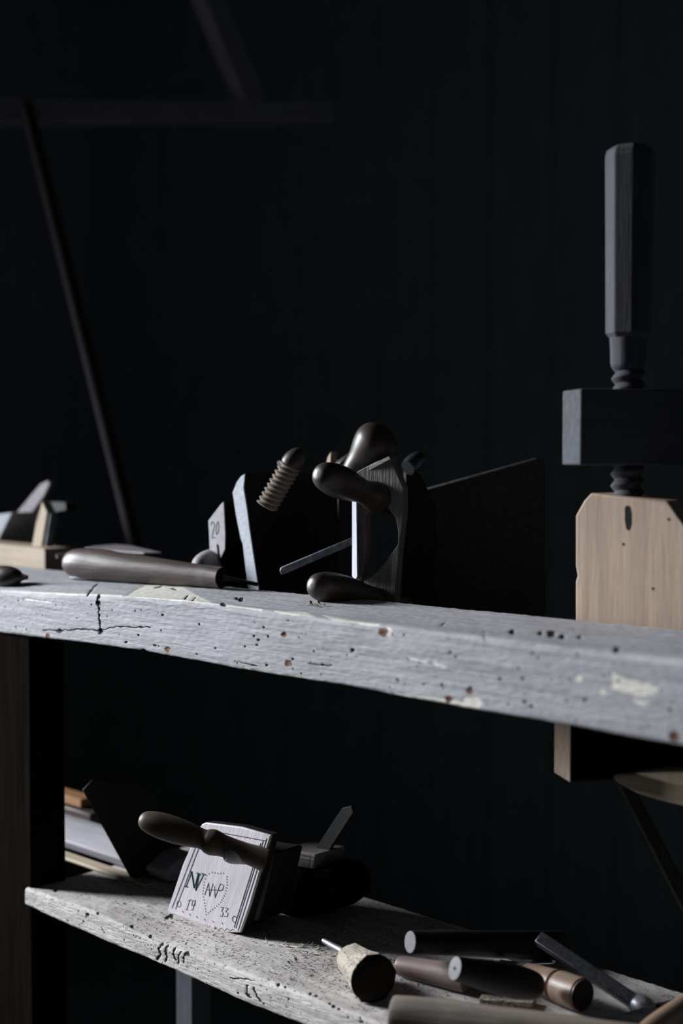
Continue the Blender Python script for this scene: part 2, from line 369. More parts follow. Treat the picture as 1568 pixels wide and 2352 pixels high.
# pits: x, y, radius px, kind (0 dark, 1 rust/knot, 2 pale, 3 tall dark)
PITS = [(225, 1385, 5, 3), (227, 1370, 3, 3), (228, 1412, 3, 0), (228, 1425, 3, 0), (230, 1450, 6, 0), (137, 1449, 5, 0), (510, 1387, 5, 0), (373, 1413, 3, 0), (456, 1434, 2.2, 0), (661, 1524, 7, 1), (672, 1514, 3, 0),
 (808, 1494, 5, 0), (652, 1458, 6, 1), (651, 1456, 2.5, 0), (605, 1441, 3, 0), (583, 1461, 2.6, 0), (594, 1470, 3, 0), (590, 1481, 3, 0), (563, 1485, 2.2, 0), (615, 1462, 2.5, 0), (661, 1425, 2.6, 0), (613, 1528, 3.2, 0),
 (740, 1527, 3, 0), (1035, 1498, 4, 1), (1078, 1587, 8, 1), (1082, 1580, 3, 0), (1550, 1692, 12, 1), (1415, 1494, 7, 0), (1200, 1560, 4, 1), (1327, 1503, 3, 0), (1343, 1608, 4, 0), (330, 1494, 5, 0), (350, 1500, 3, 0), (110, 1460, 5, 1),
 (290, 1475, 3, 0), (358, 1482, 2.4, 0), (318, 1459, 2.4, 0), (365, 1484, 2, 0), (495, 1489, 2.5, 0), (1175, 1452, 6, 0), (1265, 1457, 8, 0), (1290, 1462, 6, 0), (1240, 1455, 5, 0), (1330, 1462, 4, 0), (553, 1376, 5, 0), (543, 1373, 3, 0),
 (1330, 1560, 6, 2), (1385, 1588, 7, 2), (1205, 1613, 4, 0), (1220, 1622, 4, 0), (1540, 1630, 4, 0), (1030, 1606, 8, 1), (880, 1452, 10, 1), (892, 1452, 9, 2), (385, 1490, 6, 1), (927, 1571, 2, 0), (972, 1572, 2.5, 0), (1015, 1574, 3, 0), (1018, 1583, 2, 0)]
CR = [([(100, 1447), (137, 1449), (180, 1445), (228, 1448), (268, 1440), (345, 1441)], 1.5), ([(226, 1366), (223, 1385), (228, 1402)], 2.4), ([(224, 1340), (198, 1368)], 1.6), ([(225, 1405), (229, 1430), (230, 1455)], 1.6),
 ([(708, 1525), (760, 1530)], 1.5), ([(1110, 1450), (1113, 1476)], 1.4), ([(1012, 1438), (1020, 1430)], 1.6), ([(424, 1374), (432, 1368)], 1.6), ([(440, 1377), (450, 1372)], 1.3), ([(540, 1519), (590, 1529)], 1.3), ([(355, 1352), (372, 1348)], 1.5), ([(395, 1352), (405, 1357)], 1.5)]
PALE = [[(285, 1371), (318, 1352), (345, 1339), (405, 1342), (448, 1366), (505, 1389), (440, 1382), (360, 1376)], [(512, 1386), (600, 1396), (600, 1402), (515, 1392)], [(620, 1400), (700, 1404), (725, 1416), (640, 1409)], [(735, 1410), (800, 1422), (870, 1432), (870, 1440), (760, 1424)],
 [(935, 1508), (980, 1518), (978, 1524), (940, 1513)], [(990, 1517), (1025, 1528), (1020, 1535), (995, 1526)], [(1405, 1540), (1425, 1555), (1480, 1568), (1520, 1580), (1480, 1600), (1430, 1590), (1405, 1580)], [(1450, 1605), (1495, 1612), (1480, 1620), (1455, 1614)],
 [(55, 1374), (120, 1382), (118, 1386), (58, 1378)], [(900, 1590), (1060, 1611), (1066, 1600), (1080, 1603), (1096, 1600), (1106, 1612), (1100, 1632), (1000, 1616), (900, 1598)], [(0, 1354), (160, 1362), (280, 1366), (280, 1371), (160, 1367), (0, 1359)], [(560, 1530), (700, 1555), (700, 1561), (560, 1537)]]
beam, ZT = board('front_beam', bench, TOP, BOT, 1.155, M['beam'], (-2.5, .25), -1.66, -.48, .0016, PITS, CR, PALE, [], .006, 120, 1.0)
TOP2 = [(64, 2042), (214, 2094), (278, 2123), (375, 2172), (444, 2193), (535, 2226), (637, 2262), (750, 2306), (836, 2338), (1000, 2400), (1300, 2512)]
BOT2 = [(70, 2083), (134, 2115), (300, 2186), (402, 2230), (493, 2270), (589, 2311), (696, 2352), (836, 2410), (1000, 2475), (1300, 2600)]
CR2 = [([(372, 2166), (363, 2180), (368, 2192), (360, 2204)], 2.4), ([(385, 2170), (378, 2185), (383, 2198), (379, 2208)], 2.6), ([(402, 2176), (396, 2190), (402, 2206)], 2.2), ([(415, 2184), (408, 2200), (410, 2212)], 2), ([(424, 2190), (420, 2212)], 1.6),
 ([(570, 2262), (566, 2280), (575, 2290)], 2.2), ([(583, 2268), (590, 2284), (600, 2298)], 2.2), ([(530, 2246), (560, 2248), (585, 2252)], 1.4), ([(826, 2336), (832, 2350)], 2), ([(232, 2130), (240, 2142)], 1.3)]
P2 = [(392, 2103, 5, 0), (384, 2107, 4, 0), (127, 2046, 4, 0), (726, 2288, 3, 0), (200, 2100, 4, 0), (225, 2098, 3, 0), (757, 2306, 3, 0), (765, 2312, 4, 0), (778, 2318, 3, 0), (712, 2284, 3, 0), (303, 2128, 4, 0), (345, 2150, 4, 0), (430, 2190, 5, 0), (640, 2262, 4, 0), (655, 2268, 3, 0)]
shelf, ZS = board('lower_shelf_board', bench, TOP2, BOT2, 1.25, M['board'], (-1.50, .25), -1.50, -.62, .0022, P2, CR2, [], [], .004, 60, 1.2)
print('ZT', ZT, 'ZS', ZS)
box('tray_board', bench, (-2.5, 1.157, ZT-.062), (.25, 1.46, ZT-.045), M['tray'], (1, 0, 0))
box('leg', bench, (-1.572, .984, 0), (-1.493, 1.036, ZT-.056), M['post'])
box('shelf_support', bench, (on_y(404, 2290, 1.20).x, 1.20, 0), (on_y(441, 2290, 1.20).x, 1.235, ZS-.03), M['pressdark'])
box('rail', bench, (-1.15, 1.30, ZT-.13), (-.72, 1.33, ZT-.064), M['dark'], (1, 0, 0))
TZ = ZT-.045
# ------------------------------------------------------------ upper tools
Ym = V((0, -1, 0)); YP = V((0, 1, 0))
# pale plane at far left
bn = (0, -1, 0)
p = on_y(60, 1320, 1.20)
t = thing('hand_plane', 'pale wooden hand plane with upright wedge, far left behind the beam', 'hand plane', (p.x, 1.2, TZ))
z0 = TZ
q = PP([(-90, 1252), (104, 1260), (104, 1330)], (0, 1.20, 0), bn)
x0, x1, zt = q[0].x, q[1].x, q[1].z
prism('stock', t, [(x0, 1.20, z0), (x1, 1.20, z0), (x1, 1.20, zt-.004), (x1-.004, 1.20, zt), (x0, 1.20, zt+.001)], (0, .055, 0), M['pale'], (1, 0, 0), .002)
prism('wedge', t, PP([(68, 1285), (88, 1172), (86, 1196), (96, 1152), (108, 1176), (90, 1285)], (0, 1.222, 0), bn), (.0, .016, 0), M['pale'], (.3, 0, 1), .001)
prism('iron', t, PP([(92, 1285), (112, 1178), (117, 1180), (100, 1285)], (0, 1.225, 0), bn), (0, .014, 0), M['iron'])
prism('rear_handle', t, PP([(104, 1160), (112, 1152), (150, 1154), (152, 1172), (118, 1180)], (0, 1.31, 0), bn), (0, .02, 0), M['dark'])
t = thing('smoothing_plane', 'dark plane with white lit end at the left edge, grey iron sticking up', 'hand plane', (on_y(0, 1250, 1.275).x, 1.275, TZ))
prism('stock', t, PP([(-60, 1188), (28, 1177), (-14, 1262), (-70, 1400), (-150, 1400)], (0, 1.27, 0), bn), (0, .09, 0), M['litend'], None, .002)
prism('iron', t, PP([(34, 1182), (92, 1112), (108, 1104), (114, 1110), (100, 1140), (62, 1190)], (0, 1.325, 0), bn), (.002, .006, 0), M['irongrey'], None, .001)
# knob at left edge
t = lathe('turned_knob', None, at(-25, 1322, 1.83), at(62, 1326, 1.80), rnd([(0, .0005), (.06, .008), (.25, .0128), (.5, .0138), (.72, .0105), (.86, .005), (1, .003)]), M['bulb'], 30)
tag(t, 'small glossy brown knob lying on the beam at the left edge', 'knob')
# big handle lying on the beam
t = thing('gouge', 'long worn brown tool handle lying on the beam, rounded end left', 'chisel', (-1.4, 1.13, ZT))
a = on_z(150, 1292, ZT+.026); a = on_y(150, 1291, 1.085); b = on_y(510, 1327, 1.125)
print('handle', a, b)
lathe('handle', t, a, b, rnd([(0, .0004), (.015, .0095), (.05, .0172), (.12, .0208), (.25, .0213), (.5, .0185), (.75, .0155), (.93, .0132), (1, .0128)], 60), M['brown'], 48, jit=.05, endmat=(M['brown'], M['hole']), wob=.001)
lathe('blade', t, b, b+(b-a)*.10+V((0, .03, -.008)), [(0, .008), (.2, .006), (1, .005)], M['blackiron'], 16, squash=.5)
# leaf blades behind
t = thing('drawknife', 'pale leaf-shaped blade lying behind the long brown handle', 'blade', (-1.5, 1.17, ZT))
prism('blade', t, [on_z(x, y, ZT+.028) for x, y in ((195, 1262), (215, 1258), (265, 1254), (300, 1257), (372, 1273), (330, 1273), (250, 1267))], (0, 0, .0025), M['irongrey'], None, .0006)
lathe('tang', t, on_z(200, 1270, ZT+.022), on_z(130, 1278, ZT+.018), [(0, .004), (1, .003)], M['irongrey'], 12)
t = prism('steel_strip', None, [on_z(x, y, ZT+.001) for x, y in ((160, 1330), (180, 1317), (330, 1326), (330, 1338))], (0, 0, .003), M['steel'], None, .0006)
tag(t, 'bright steel blade tip peeking from under the brown handle', 'blade')
# "20" moulding plane
t = thing('moulding_plane', 'narrow moulding plane, sides toned shade-dark, lit-toned end numbered 20', 'moulding plane', (-1.33, 1.16, TZ))
f20 = (0, 1.17, 0)
end = PP([(513, 1152), (505, 1160), (478, 1196), (480, 1230), (482, 1290), (484, 1306), (493, 1298), (499, 1307), (507, 1300), (500, 1284), (499, 1262), (497, 1250), (502, 1252), (506, 1284), (516, 1262), (517, 1230)], f20, bn)
prism('stock', t, [V(p_)+YP*.0014 for p_ in end], (0, .16, 0), M['dark'], None, .0008)  # dark stock paints the shaded side, the pale plate the lit end
ef = prism('lit_end_face', t, end, (0, .0016, 0), M['greywood'], None, .0005, label='lit-toned end face numbered 20')
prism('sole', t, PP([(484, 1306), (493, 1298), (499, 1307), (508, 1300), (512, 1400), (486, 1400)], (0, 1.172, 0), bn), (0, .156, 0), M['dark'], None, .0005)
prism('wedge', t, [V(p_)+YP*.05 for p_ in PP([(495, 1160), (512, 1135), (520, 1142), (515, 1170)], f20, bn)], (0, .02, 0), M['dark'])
strokes('number_marking', ef, [[(484, 1206), (486, 1199), (491, 1200), (492, 1208), (489, 1218), (486, 1236), (494, 1234)], [(497, 1204), (500, 1198), (502, 1205), (501, 1220), (497, 1228), (495, 1220), (497, 1204)],
  [(496, 1272), (493, 1276), (495, 1281), (498, 1279)]], f20, bn, 1.7, 1.72, M['ink'])
lathe('wooden_ball', None, at(452, 1300, 1.76), at(520, 1285, 1.84), rnd([(0, .0005), (.06, .010), (.25, .0155), (.5, .0175), (.75, .014), (1, .008)]), M['greywood'], 32)
tag(bpy.data.objects['wooden_ball'], 'pale rounded handle end peeking out behind the plane numbered 20', 'handle')
# plough plane: tall board with threaded arm
t = thing('plough_plane', 'tall plane body toned shade-dark, narrow lit-toned end, wooden threaded screw sticking out', 'plough plane', (-1.27, 1.18, TZ))
fb_ = (0, 1.175, 0)
pe = PP([(562, 1088), (553, 1094), (543, 1108), (534, 1131), (541, 1180), (552, 1236), (557, 1250), (570, 1362), (573, 1420), (601, 1420), (595, 1362), (584, 1290), (572, 1210), (567, 1170), (559, 1120)], fb_, bn)
prism('stock', t, [p_+YP*.0014 for p_ in pe], (0, .19, 0), M['dark'], None, .0012)  # shade put into the stock colour, light into the end plate
prism('lit_end_face', t, pe, (0, .0016, 0), M['litend'], None, .0005, label='narrow lit-toned end face')
sa, sb = at(612, 1163, 1.69), at(668, 1068, 1.68)
screw('threaded_arm', t, sa, sb, .0142, .0062, .0042, M['thread'])
d_ = (sb-sa).normalized()
lathe('arm_tip', t, sb-d_*.001, sb+d_*.024, rnd([(0, .0125), (.15, .0135), (.5, .0118), (.8, .0075), (.95, .003), (1, .0008)]), M['bulb'], 32)
prism('peg', t, PP([(634, 1062), (640, 1056), (646, 1058), (644, 1084)], (0, sb.y+.012, 0), bn), (0, .006, 0), M['dark'])
# flat iron bar
u = camdir(.1, -1)
t = prism('iron_bar', None, PP([(642, 1310), (645, 1303), (840, 1221), (852, 1233), (655, 1318), (645, 1320)], at(740, 1275, 1.665), camdir(-.25, -1)), camdir(0, 1)*.004, M['iron'], None, .0008)
tag(t, 'flat grey iron bar slanting up between the plane and the arched block', 'bar')
# arched block with bulb handles
n = camdir(-.42, -.91); pc = at(860, 1220, 1.62)
t = thing('arched_tool', 'upright grey wooden arched block with two bulb handles, on the beam', 'woodworking tool', (pc.x, pc.y, TZ))
slab = [(812, 1150), (808, 1165), (808, 1325), (816, 1336), (829, 1334), (836, 1290), (841, 1240), (838, 1190), (850, 1172), (868, 1163), (892, 1168), (908, 1190), (914, 1220), (914, 1250), (905, 1262), (888, 1287), (868, 1310), (848, 1328), (835, 1334), (860, 1420), (905, 1420), (908, 1350), (917, 1250), (925, 1180), (925, 1120), (908, 1080), (893, 1049), (860, 1062), (820, 1083), (814, 1100)]
back = -n*.016
# thicker towards its left (pale edge strip colours its lit edge)
sp = [on(x, y, pc, n) for x, y in slab]
prism('arched_block', t, sp, -n*.016, M['slab'], (0, 0, 1), .0008)
prism('lit_edge_strip', t, PP([(808, 1150), (818, 1146), (820, 1325), (815, 1333), (808, 1323)], on(813, 1240, pc, n)+n*.003, camdir(-.9, -.5)), camdir(.45, .9)*.004, M['litend'], (0, 0, 1), .0005)
prism('top_block', t, PP([(820, 1083), (892, 1048), (898, 1054), (826, 1093)], on(857, 1068, pc, n)+n*.0012, camdir(-.6, -.8)), -n*.03, M['slab'], (1, 0, 0), .0006)
def bulb(name, parent, a, b, prof, mat=M['bulb'], **kw): return lathe(name, parent, a, b, rnd(prof, 60), mat, 44, **kw)
ha, hb = at(728, 1086, 1.545), at(905, 1158, 1.64)
bulb('upper_handle', t, ha, hb, [(0, .0004), (.012, .008), (.06, .0142), (.17, .0182), (.30, .0188), (.43, .0168), (.56, .0140), (.64, .0150), (.72, .0175), (.85, .0168), (1, .013)])
la_, lb_ = on_z(713, 1340, ZT+.0205), on_z(935, 1392, ZT+.0225)
la_ = at(713, 1342, 1.548); lb_ = at(930, 1388, 1.655)
bulb('lower_handle', t, la_, lb_, [(0, .0004), (.012, .008), (.06, .0142), (.17, .0182), (.30, .0185), (.43, .0165), (.56, .0135), (.66, .0125), (.8, .013), (1, .012)])
t = thing('egg_knob_tool', 'tall egg-shaped dark wooden knob rising behind the arched block', 'handle', (pc.x, pc.y+.08, TZ))
ka, kb = at(788, 1112, 1.70), at(892, 985, 1.68)
kn = bulb('knob', t, ka, kb, [(0, .010), (.12, .0125), (.28, .0165), (.42, .0195), (.60, .0258), (.74, .0282), (.86, .0252), (.94, .0180), (.985, .008), (1, .0006)])
lathe('groove', kn, ka+(kb-ka)*.505, ka+(kb-ka)*.518, [(0, .0222), (1, .0226)], M['hole'], 44)
lathe('collar', t, at(808, 1085, 1.72), at(784, 1052, 1.72), rnd([(0, .013), (.5, .017), (.8, .018), (1, .011)]), M['bulb'], 32)
prism('post', t, [at(x, y, 1.74) for x, y in ((775, 1085), (840, 1085), (840, 1440), (775, 1440))], FW*.05, M['dark'], (0, 0, 1), .002)
t = prism('small_wedge', None, PP([(746, 1075), (752, 1050), (760, 1037), (758, 1075)], (0, 1.29, 0), bn), (.0, .012, 0), M['pale'], (0, 0, 1), .0006)
tag(t, 'thin pale wooden wedge tip poking up behind the upper bulb handle', 'wedge')
lathe('metal_knob', None, at(936, 1075, 1.74), at(972, 1047, 1.76), rnd([(0, .010), (.35, .0118), (.7, .0105), (.93, .006), (1, .001)]), M['gloss'], 28)
tag(bpy.data.objects['metal_knob'], 'small shiny knob right of the egg-shaped knob', 'knob')
prism('knob_stand', None, [at(x, y, 1.75) for x, y in ((930, 1075), (965, 1090), (1000, 1160), (1000, 1440), (925, 1440))], FW*.05, M['blackiron'], None, .002)
tag(bpy.data.objects['knob_stand'], 'dark upright tool body under the small shiny knob', 'tool')
# dark panel
t = thing('hand_saw', 'large dark metal plate with sloping top edge, left of the press', 'saw', at(1150, 1420, 1.80))
prism('plate', t, PP([(955, 1128), (1120, 1082), (1232, 1051), (1246, 1056), (1252, 1070), (1256, 1430), (955, 1430)], at(1150, 1240, 1.80), camdir(-.12, -1)), camdir(.0, 1)*.004, metal('blued_plate', (84, 84, 88), .6, .4), None, .002)
# ------------------------------------------------------------ screw press
DS = 1.385; XS = 1440
t = thing('screw_press', 'wooden screw press with octagonal handle, crossbar and pale front block, at right', 'press', at(XS, 1440, DS))
sc = DS/FPX
def sp_(y): return at(XS, y, DS)
base = sp_(1176); base = V((base.x, base.y, 0))
def zz(y): return sp_(y).z
def ax(y): return V((base.x, base.y, zz(y)))
oct_ = 1/math.cos(math.pi/8)
lathe('handle', t, ax(778), ax(343), [(0, .0195), (.025, .0222*oct_*.96), (.5, .0224*oct_*.98), (.94, .0228*oct_), (.975, .0215*oct_), (1, .0165)], M['pressdark'], 8, flat=True, xh=camdir(math.cos(R(19)), math.sin(R(19))), bevel=.0012, label='grey octagonal handle')
lathe('neck', t, ax(848), ax(776), rnd([(0, .0152), (.15, .0175), (.6, .0180), (1, .0188)]), M['pressdark'], 32)
screw('screw_shaft', t, ax(1760), ax(842), .0168, .0118, .0048, M['pressdark'])
phi = R(12); axd = camdir(math.cos(phi), math.sin(phi)); nd = camdir(math.sin(phi), -math.cos(phi))
def bar(name, yt, yb, xl, hd, mat, L=.22, chm=0, par=None, **kw):
    c0 = base+nd*hd; pl = on(xl, 1176, c0, nd); pl.z = 0; z1, z2 = zz(yt), zz(yb)
    s = V((pl.x, pl.y, 0)); P = [s+V((0, 0, z2+chm)), s+V((0, 0, z1)), s+V((0, 0, z1))-nd*2*hd, s+V((0, 0, z2+chm))-nd*2*hd]
    if chm: P = [s+V((0, 0, z2))-nd*0 + axd*0]+P[1:]
    return prism(name, par or t, P, axd*L, mat, None, .0018, **kw)
bar('crossbar', 897, 1068, 1331, .0245, M['pressdark'])
lb = bar('lower_crossbar', 1640, 1783, 1313, .0215, M['post'])  # dark colour stands for the bar's shaded front, pale plate for its lit end
bar('lit_end_face', 1641, 1783.5, 1312, .0214, M['press'], L=.0012, par=lb, label='lit-toned end face')
nb = camdir(-.66, -.75); pb = ax(1300)+nb*.026
fb3 = prism('front_block', t, PP([(1321, 1440), (1318, 1560), (1574, 1560), (1574, 1208), (1532, 1150), (1440, 1142), (1356, 1132), (1340, 1150), (1321, 1184), (1321, 1300), (1325, 1322), (1321, 1335)], pb, nb), -nb*.05, M['press'], (0, 0, 1), .002, label='pale wooden front block with slot')
prism('slot', fb3, PP([(1434, 1166), (1438, 1161), (1446, 1163), (1449, 1180), (1449, 1205), (1444, 1219), (1438, 1216), (1434, 1195)], pb+nb*.0003, nb), -nb*.0004, M['hole'], None, 0)
for hx, hy in ((1430, 1249), (1348, 1434), (1402, 1443), (1498, 1351), (1534, 1192)): strokes('nail_hole', fb3, [[(hx, hy), (hx+1, hy+2)]], pb, nb, 5, 1.36, M['hole'])
fb2 = base+nb*.03; fb2.z = 1.0
arc = [(1396, 1779), (1420, 1800), (1460, 1822), (1510, 1838), (1568, 1852), (1640, 1862), (1640, 1776)]
prism('round_foot', t, PP(arc, fb2, nb), -nb*.045, M['pale'], (1, 0, 0), .002, label='pale curved foot under the lower crossbar')
prism('foot_plate', t, PP([(1455, 1776), (1640, 1776), (1640, 1822), (1540, 1800)], fb2+nb*.012, nb), -nb*.012, M['pale'], (0, 0, 1), .001)
# lower right leaning batten
t = prism('leaning_batten', None, PP([(1425, 1810), (1455, 1805), (1640, 2160), (1610, 2175)], at(1500, 2000, 1.85), camdir(-.3, -1)), camdir(0, 1)*.015, M['tray'], (0, 0, 1), .002)
tag(t, 'dim grey batten leaning behind the lower shelf at right', 'batten')
# ------------------------------------------------------------ lower shelf: the decorated plane
YN = 1.05; fn = (0, YN, 0)
t = thing('decorated_plane', 'pale wooden plane face with NV lettering and a long bulb handle', 'plough plane', (-1.22, 1.08, ZS))
K = 3.0154
def cp(x, y): return (340+x/K, 1840+y/K)
face = [cp(*q) for q in ((395, 150), (372, 160), (340, 212), (240, 440), (190, 590), (135, 752), (150, 775), (180, 800), (270, 852), (380, 892), (500, 912), (637, 912), (700, 735), (770, 500), (848, 238), (640, 180))]
fpl = PP(face, fn, bn)
prism('shade_side_body', t, [p_+YP*.003 for p_ in fpl], (0, .012, 0), M['dark'], None, .0018)  # dark body paints the shaded side behind the pale plate
fp = prism('front_plate', t, fpl, (0, .0035, 0), M['facewood'], (.35, 0, 1), .0012, label='pale front plate with NV lettering')
def bil(u_, v_):
    TL, TR, BR, BL = (370, 160), (843, 242), (637, 910), (140, 752)
    top = (TL[0]+(TR[0]-TL[0])*u_, TL[1]+(TR[1]-TL[1])*u_); bo = (BL[0]+(BR[0]-BL[0])*u_, BL[1]+(BR[1]-BL[1])*u_)
    return cp(top[0]+(bo[0]-top[0])*v_, top[1]+(bo[1]-top[1])*v_)
lines = [[bil(.965, .03), bil(.965, .99)], [bil(.925, .06), bil(.925, .97)], [bil(.90, .09), bil(.90, .97)], [bil(.035, .07), bil(.035, .97)], [bil(.085, .12), bil(.085, .97)],
         [bil(.03, .055), bil(.965, .055)], [bil(.09, .12), bil(.925, .12)], [bil(.11, .165), bil(.9, .15)]]
strokes('border_line', fp, lines, fn, bn, 1.6, 1.6, M['ink'])
def cs(L): return [[cp(*q) for q in l] for l in L]
strokes('green_lettering', fp, cs([[(262, 592), (300, 490)], [(250, 590), (275, 596)], [(288, 486), (306, 492)], [(300, 490), (312, 540), (318, 602)], [(318, 602), (345, 505)], [(335, 498), (358, 504)],
   [(350, 512), (338, 560), (328, 618)], [(345, 508), (362, 512)], [(328, 618), (384, 508)], [(370, 502), (392, 508)]]), fn, bn, 2.6, 1.6, M['green'])
strokes('green_downstroke', fp, cs([[(300, 492), (317, 600)], [(350, 512), (330, 614)]]), fn, bn, 4.2, 1.6, M['green'])
eng = [[(390, 650), (418, 566)], [(418, 566), (424, 660)], [(424, 660), (448, 572)], [(458, 588), (462, 668)], [(462, 668), (500, 572)], [(500, 572), (522, 585), (515, 615), (490, 622)], [(402, 612), (498, 618)],
 [(266, 752), (288, 684)], [(276, 690), (300, 682)], [(258, 750), (278, 756)], [(302, 712), (306, 690), (326, 688), (322, 722), (300, 722), (302, 712)], [(326, 690), (306, 756), (296, 752)],
 [(500, 735), (520, 738), (508, 762), (520, 775), (510, 800), (494, 794)], [(530, 738), (554, 744), (536, 766), (552, 778), (546, 800), (524, 798)]]
def circ(cx, cy, rx, ry): return [(cx+rx*math.cos(a*math.pi/6), cy+ry*math.sin(a*math.pi/6)) for a in range(13)]
eng += [circ(212, 712, 14, 21), circ(597, 818, 15, 22)]
strokes('scribed_lettering', fp, cs(eng), fn, bn, 1.1, 1.6, M['ink'])
hp = [(400, 512), (440, 492), (480, 500), (520, 498), (543, 522), (545, 580), (532, 640), (500, 700), (458, 738), (400, 785), (388, 705), (376, 640), (385, 560), (400, 512)]
dots = []
for a_, b_ in zip(hp, hp[1:]):
    nn = max(1, int(math.hypot(a_[0]-b_[0], a_[1]-b_[1])/17))
    for i in range(nn):
        x = a_[0]+(b_[0]-a_[0])*i/nn; y = a_[1]+(b_[1]-a_[1])*i/nn; dots.append([(x, y), (x+3, y+3)])
for x, y in ((240, 765), (287, 785), (337, 803), (390, 820), (450, 835), (512, 845), (465, 255), (520, 265), (573, 275), (632, 293), (683, 300)): dots.append([(x-3, y-3), (x+4, y+5)])
strokes('punched_dots', fp, cs(dots), fn, bn, 2, 1.6, M['ink'])
wavy = [(195+i*7, 795+i*1.9+(i*7/400)*(-10)+22*math.sin(min(1, i/58)*math.pi)+7*math.sin(i*1.1)) for i in range(58)]
strokes('wavy_line', fp, cs([wavy]), fn, bn, 1, 1.6, M['pencil'])
# handle
ha, hb = on_y(319, 1880, .965), on_y(612, 1975, YN+.002)
print('nv handle', ha, hb)
hd_ = bulb('handle', t, ha, hb, [(0, .0006), (.01, .006), (.05, .0108), (.15, .0142), (.28, .0148), (.40, .0132), (.50, .0112), (.54, .0135), (.58, .0145), (.62, .0135), (.68, .012), (.85, .0115), (1, .014)], M['bulbbrown'])
lathe('nail', hd_, ha-(hb-ha).normalized()*.0006, ha+(hb-ha)*.02, [(0, .0022), (1, .0022)], M['blackiron'], 12)
pk = on_y(585, 1965, YN)
lathe('peg', t, pk+V((-.012, -.034, .004)), pk+V((0, 0, 0)), rnd([(0, .0055), (.2, .0085), (.6, .0095), (1, .0105)]), M['facewood'], 20)
prism('stock', t, [V(p_)+YP*.014 for p_ in PP([cp(*q) for q in ((500, 330), (800, 380), (690, 860), (360, 830))], fn, bn)], (0, .05, 0), M['dark'], None, .004)
t = thing('small_rebate_plane', 'small dark plane body with scribed pale top bar behind the decorated plane', 'hand plane', (-1.12, 1.15, ZS))
fr_ = (0, 1.135, 0)
prism('stock_top', t, PP([(646, 1950), (724, 1963), (718, 1996), (640, 1986)], fr_, bn), (0, .05, 0), M['slab'], (1, 0, 0), .001)
strokes('scribed_line', t, [[(650, 1958), (720, 1969)], [(648, 1966), (718, 1977)], [(712, 1966), (708, 1992)]], fr_, bn, 1.6, 1.62, M['ink'])
prism('body', t, PP([(640, 1990), (752, 1998), (775, 2040), (770, 2078), (740, 2100), (650, 2112), (600, 2100)], (0, 1.137, 0), bn), (0, .06, 0), M['post'], None, .004)
prism('iron', t, PP([(715, 1962), (785, 1856), (806, 1850), (812, 1866), (745, 1970)], (0, 1.16, 0), bn), (0, .005, 0), M['blackiron'], None, .001)
# ------------------------------------------------------------ lower shelf, far left
prof = [(1.165, ZS), (1.116, ZS+.002), (1.108, ZS+.016), (1.136, ZS+.031), (1.158, ZS+.032), (1.165, ZS+.029)]
t = prism('chamfered_bar', None, [(-1.80, y, z) for y, z in prof], (.42, 0, 0), M['greywood'], None, .003); tag(t, 'thick pale bar with chamfered edge lying behind the bench leg', 'wooden bar')
t = box('flat_lath', None, (-1.80, 1.084, ZS), (-1.39, 1.104, ZS+.005), M['pale'], (1, 0, 0)); tag(t, 'thin pale lath lying in front of the chamfered bar', 'lath')
t = box('wood_offcut', None, (-1.85, 1.20, ZS), (on_y(207, 1870, 1.20).x, 1.235, ZS+.024), M['brown'], (1, 0, 0)); tag(t, 'brown offcut block behind the chamfered bar', 'offcut')
t = box('wood_offcut', None, (-1.85, 1.208, ZS+.025), (on_y(186, 1840, 1.208).x, 1.238, ZS+.038), M['orange'], (1, 0, 0)); tag(t, 'orange-brown offcut lying on top of the block behind the bench leg', 'offcut')
X_ = (-1.42, 0, 0); nx = (1, 0, 0)
t = prism('iron_plate', None, PP([(192, 1815), (215, 1790), (330, 1800), (420, 1960), (400, 2030), (302, 2016)], X_, nx), (-.004, 0, 0), M['blackiron'], None, .001)
tag(t, 'black slanting plate standing between the bench leg and the decorated plane', 'plate')
t = prism('wood_chip', None, PP([(377, 2000), (384, 1990), (391, 2000)], (0, 1.2, 0), bn), (0, .004, 0), M['pale'], None, 0); tag(t, 'tiny pale chip on the shelf left of the decorated plane', 'wood chip')
# ------------------------------------------------------------ lower shelf, right: handles and tools
t = thing('rough_mallet', 'short rough-cut pale branch billet with broken end facing forward, toned shade-dark', 'mallet', on_z(845, 2290, ZS))
a = on_z(804, 2202, ZS+.020); b = on_z(858, 2248, ZS+.0232)
print('mallet', a, b)
pr = [(0, .013), (.03, .0168), (.25, .0182), (.55, .0202), (.85, .0238), (1, .0246)]
dd = (b-a)
bl = lathe('billet', t, a, b, pr, M['rough'], 11, jit=.16, flat=True, endmat=(M['rough'], M['roughend']), bevel=.001)
vsr = []
lathe('broken_end', bl, b-dd*.01, b+dd.normalized()*.004, [(0, .0234), (.3, .023), (.7, .020), (1, .015)], M['roughend'], 30, jit=.14)  # dark colour stands for shade on this end
lathe('spike', t, a-dd.normalized()*.001+V((-.004, 0, .004)), a+(a-at(743, 2160, 1.50))*-1, [(0, .004), (1, .0028)], M['steel'], 12)
t = thing('wooden_bar', 'dark brown handle with round pale end lying behind the other handles', 'handle', on_z(1100, 2200, ZS))  # plain dark wooden bar with a grey end disc
lathe('grip', t, at(941, 2164, 1.425), at(1292, 2172, 1.515), [(0, .0112), (.01, .0120), (.3, .0128), (.6, .0145), (.97, .016), (1, .0145)], M['dark'], 12, endmat=(M['discgrey'], M['dark']), bevel=.0008)
t = thing('paring_chisel', 'smooth reddish handle, left end rounded, below the dark brown handle', 'handle', on_z(980, 2250, ZS))
a, b = on_z(912, 2217, ZS+.011), on_z(1072, 2249, ZS+.014)
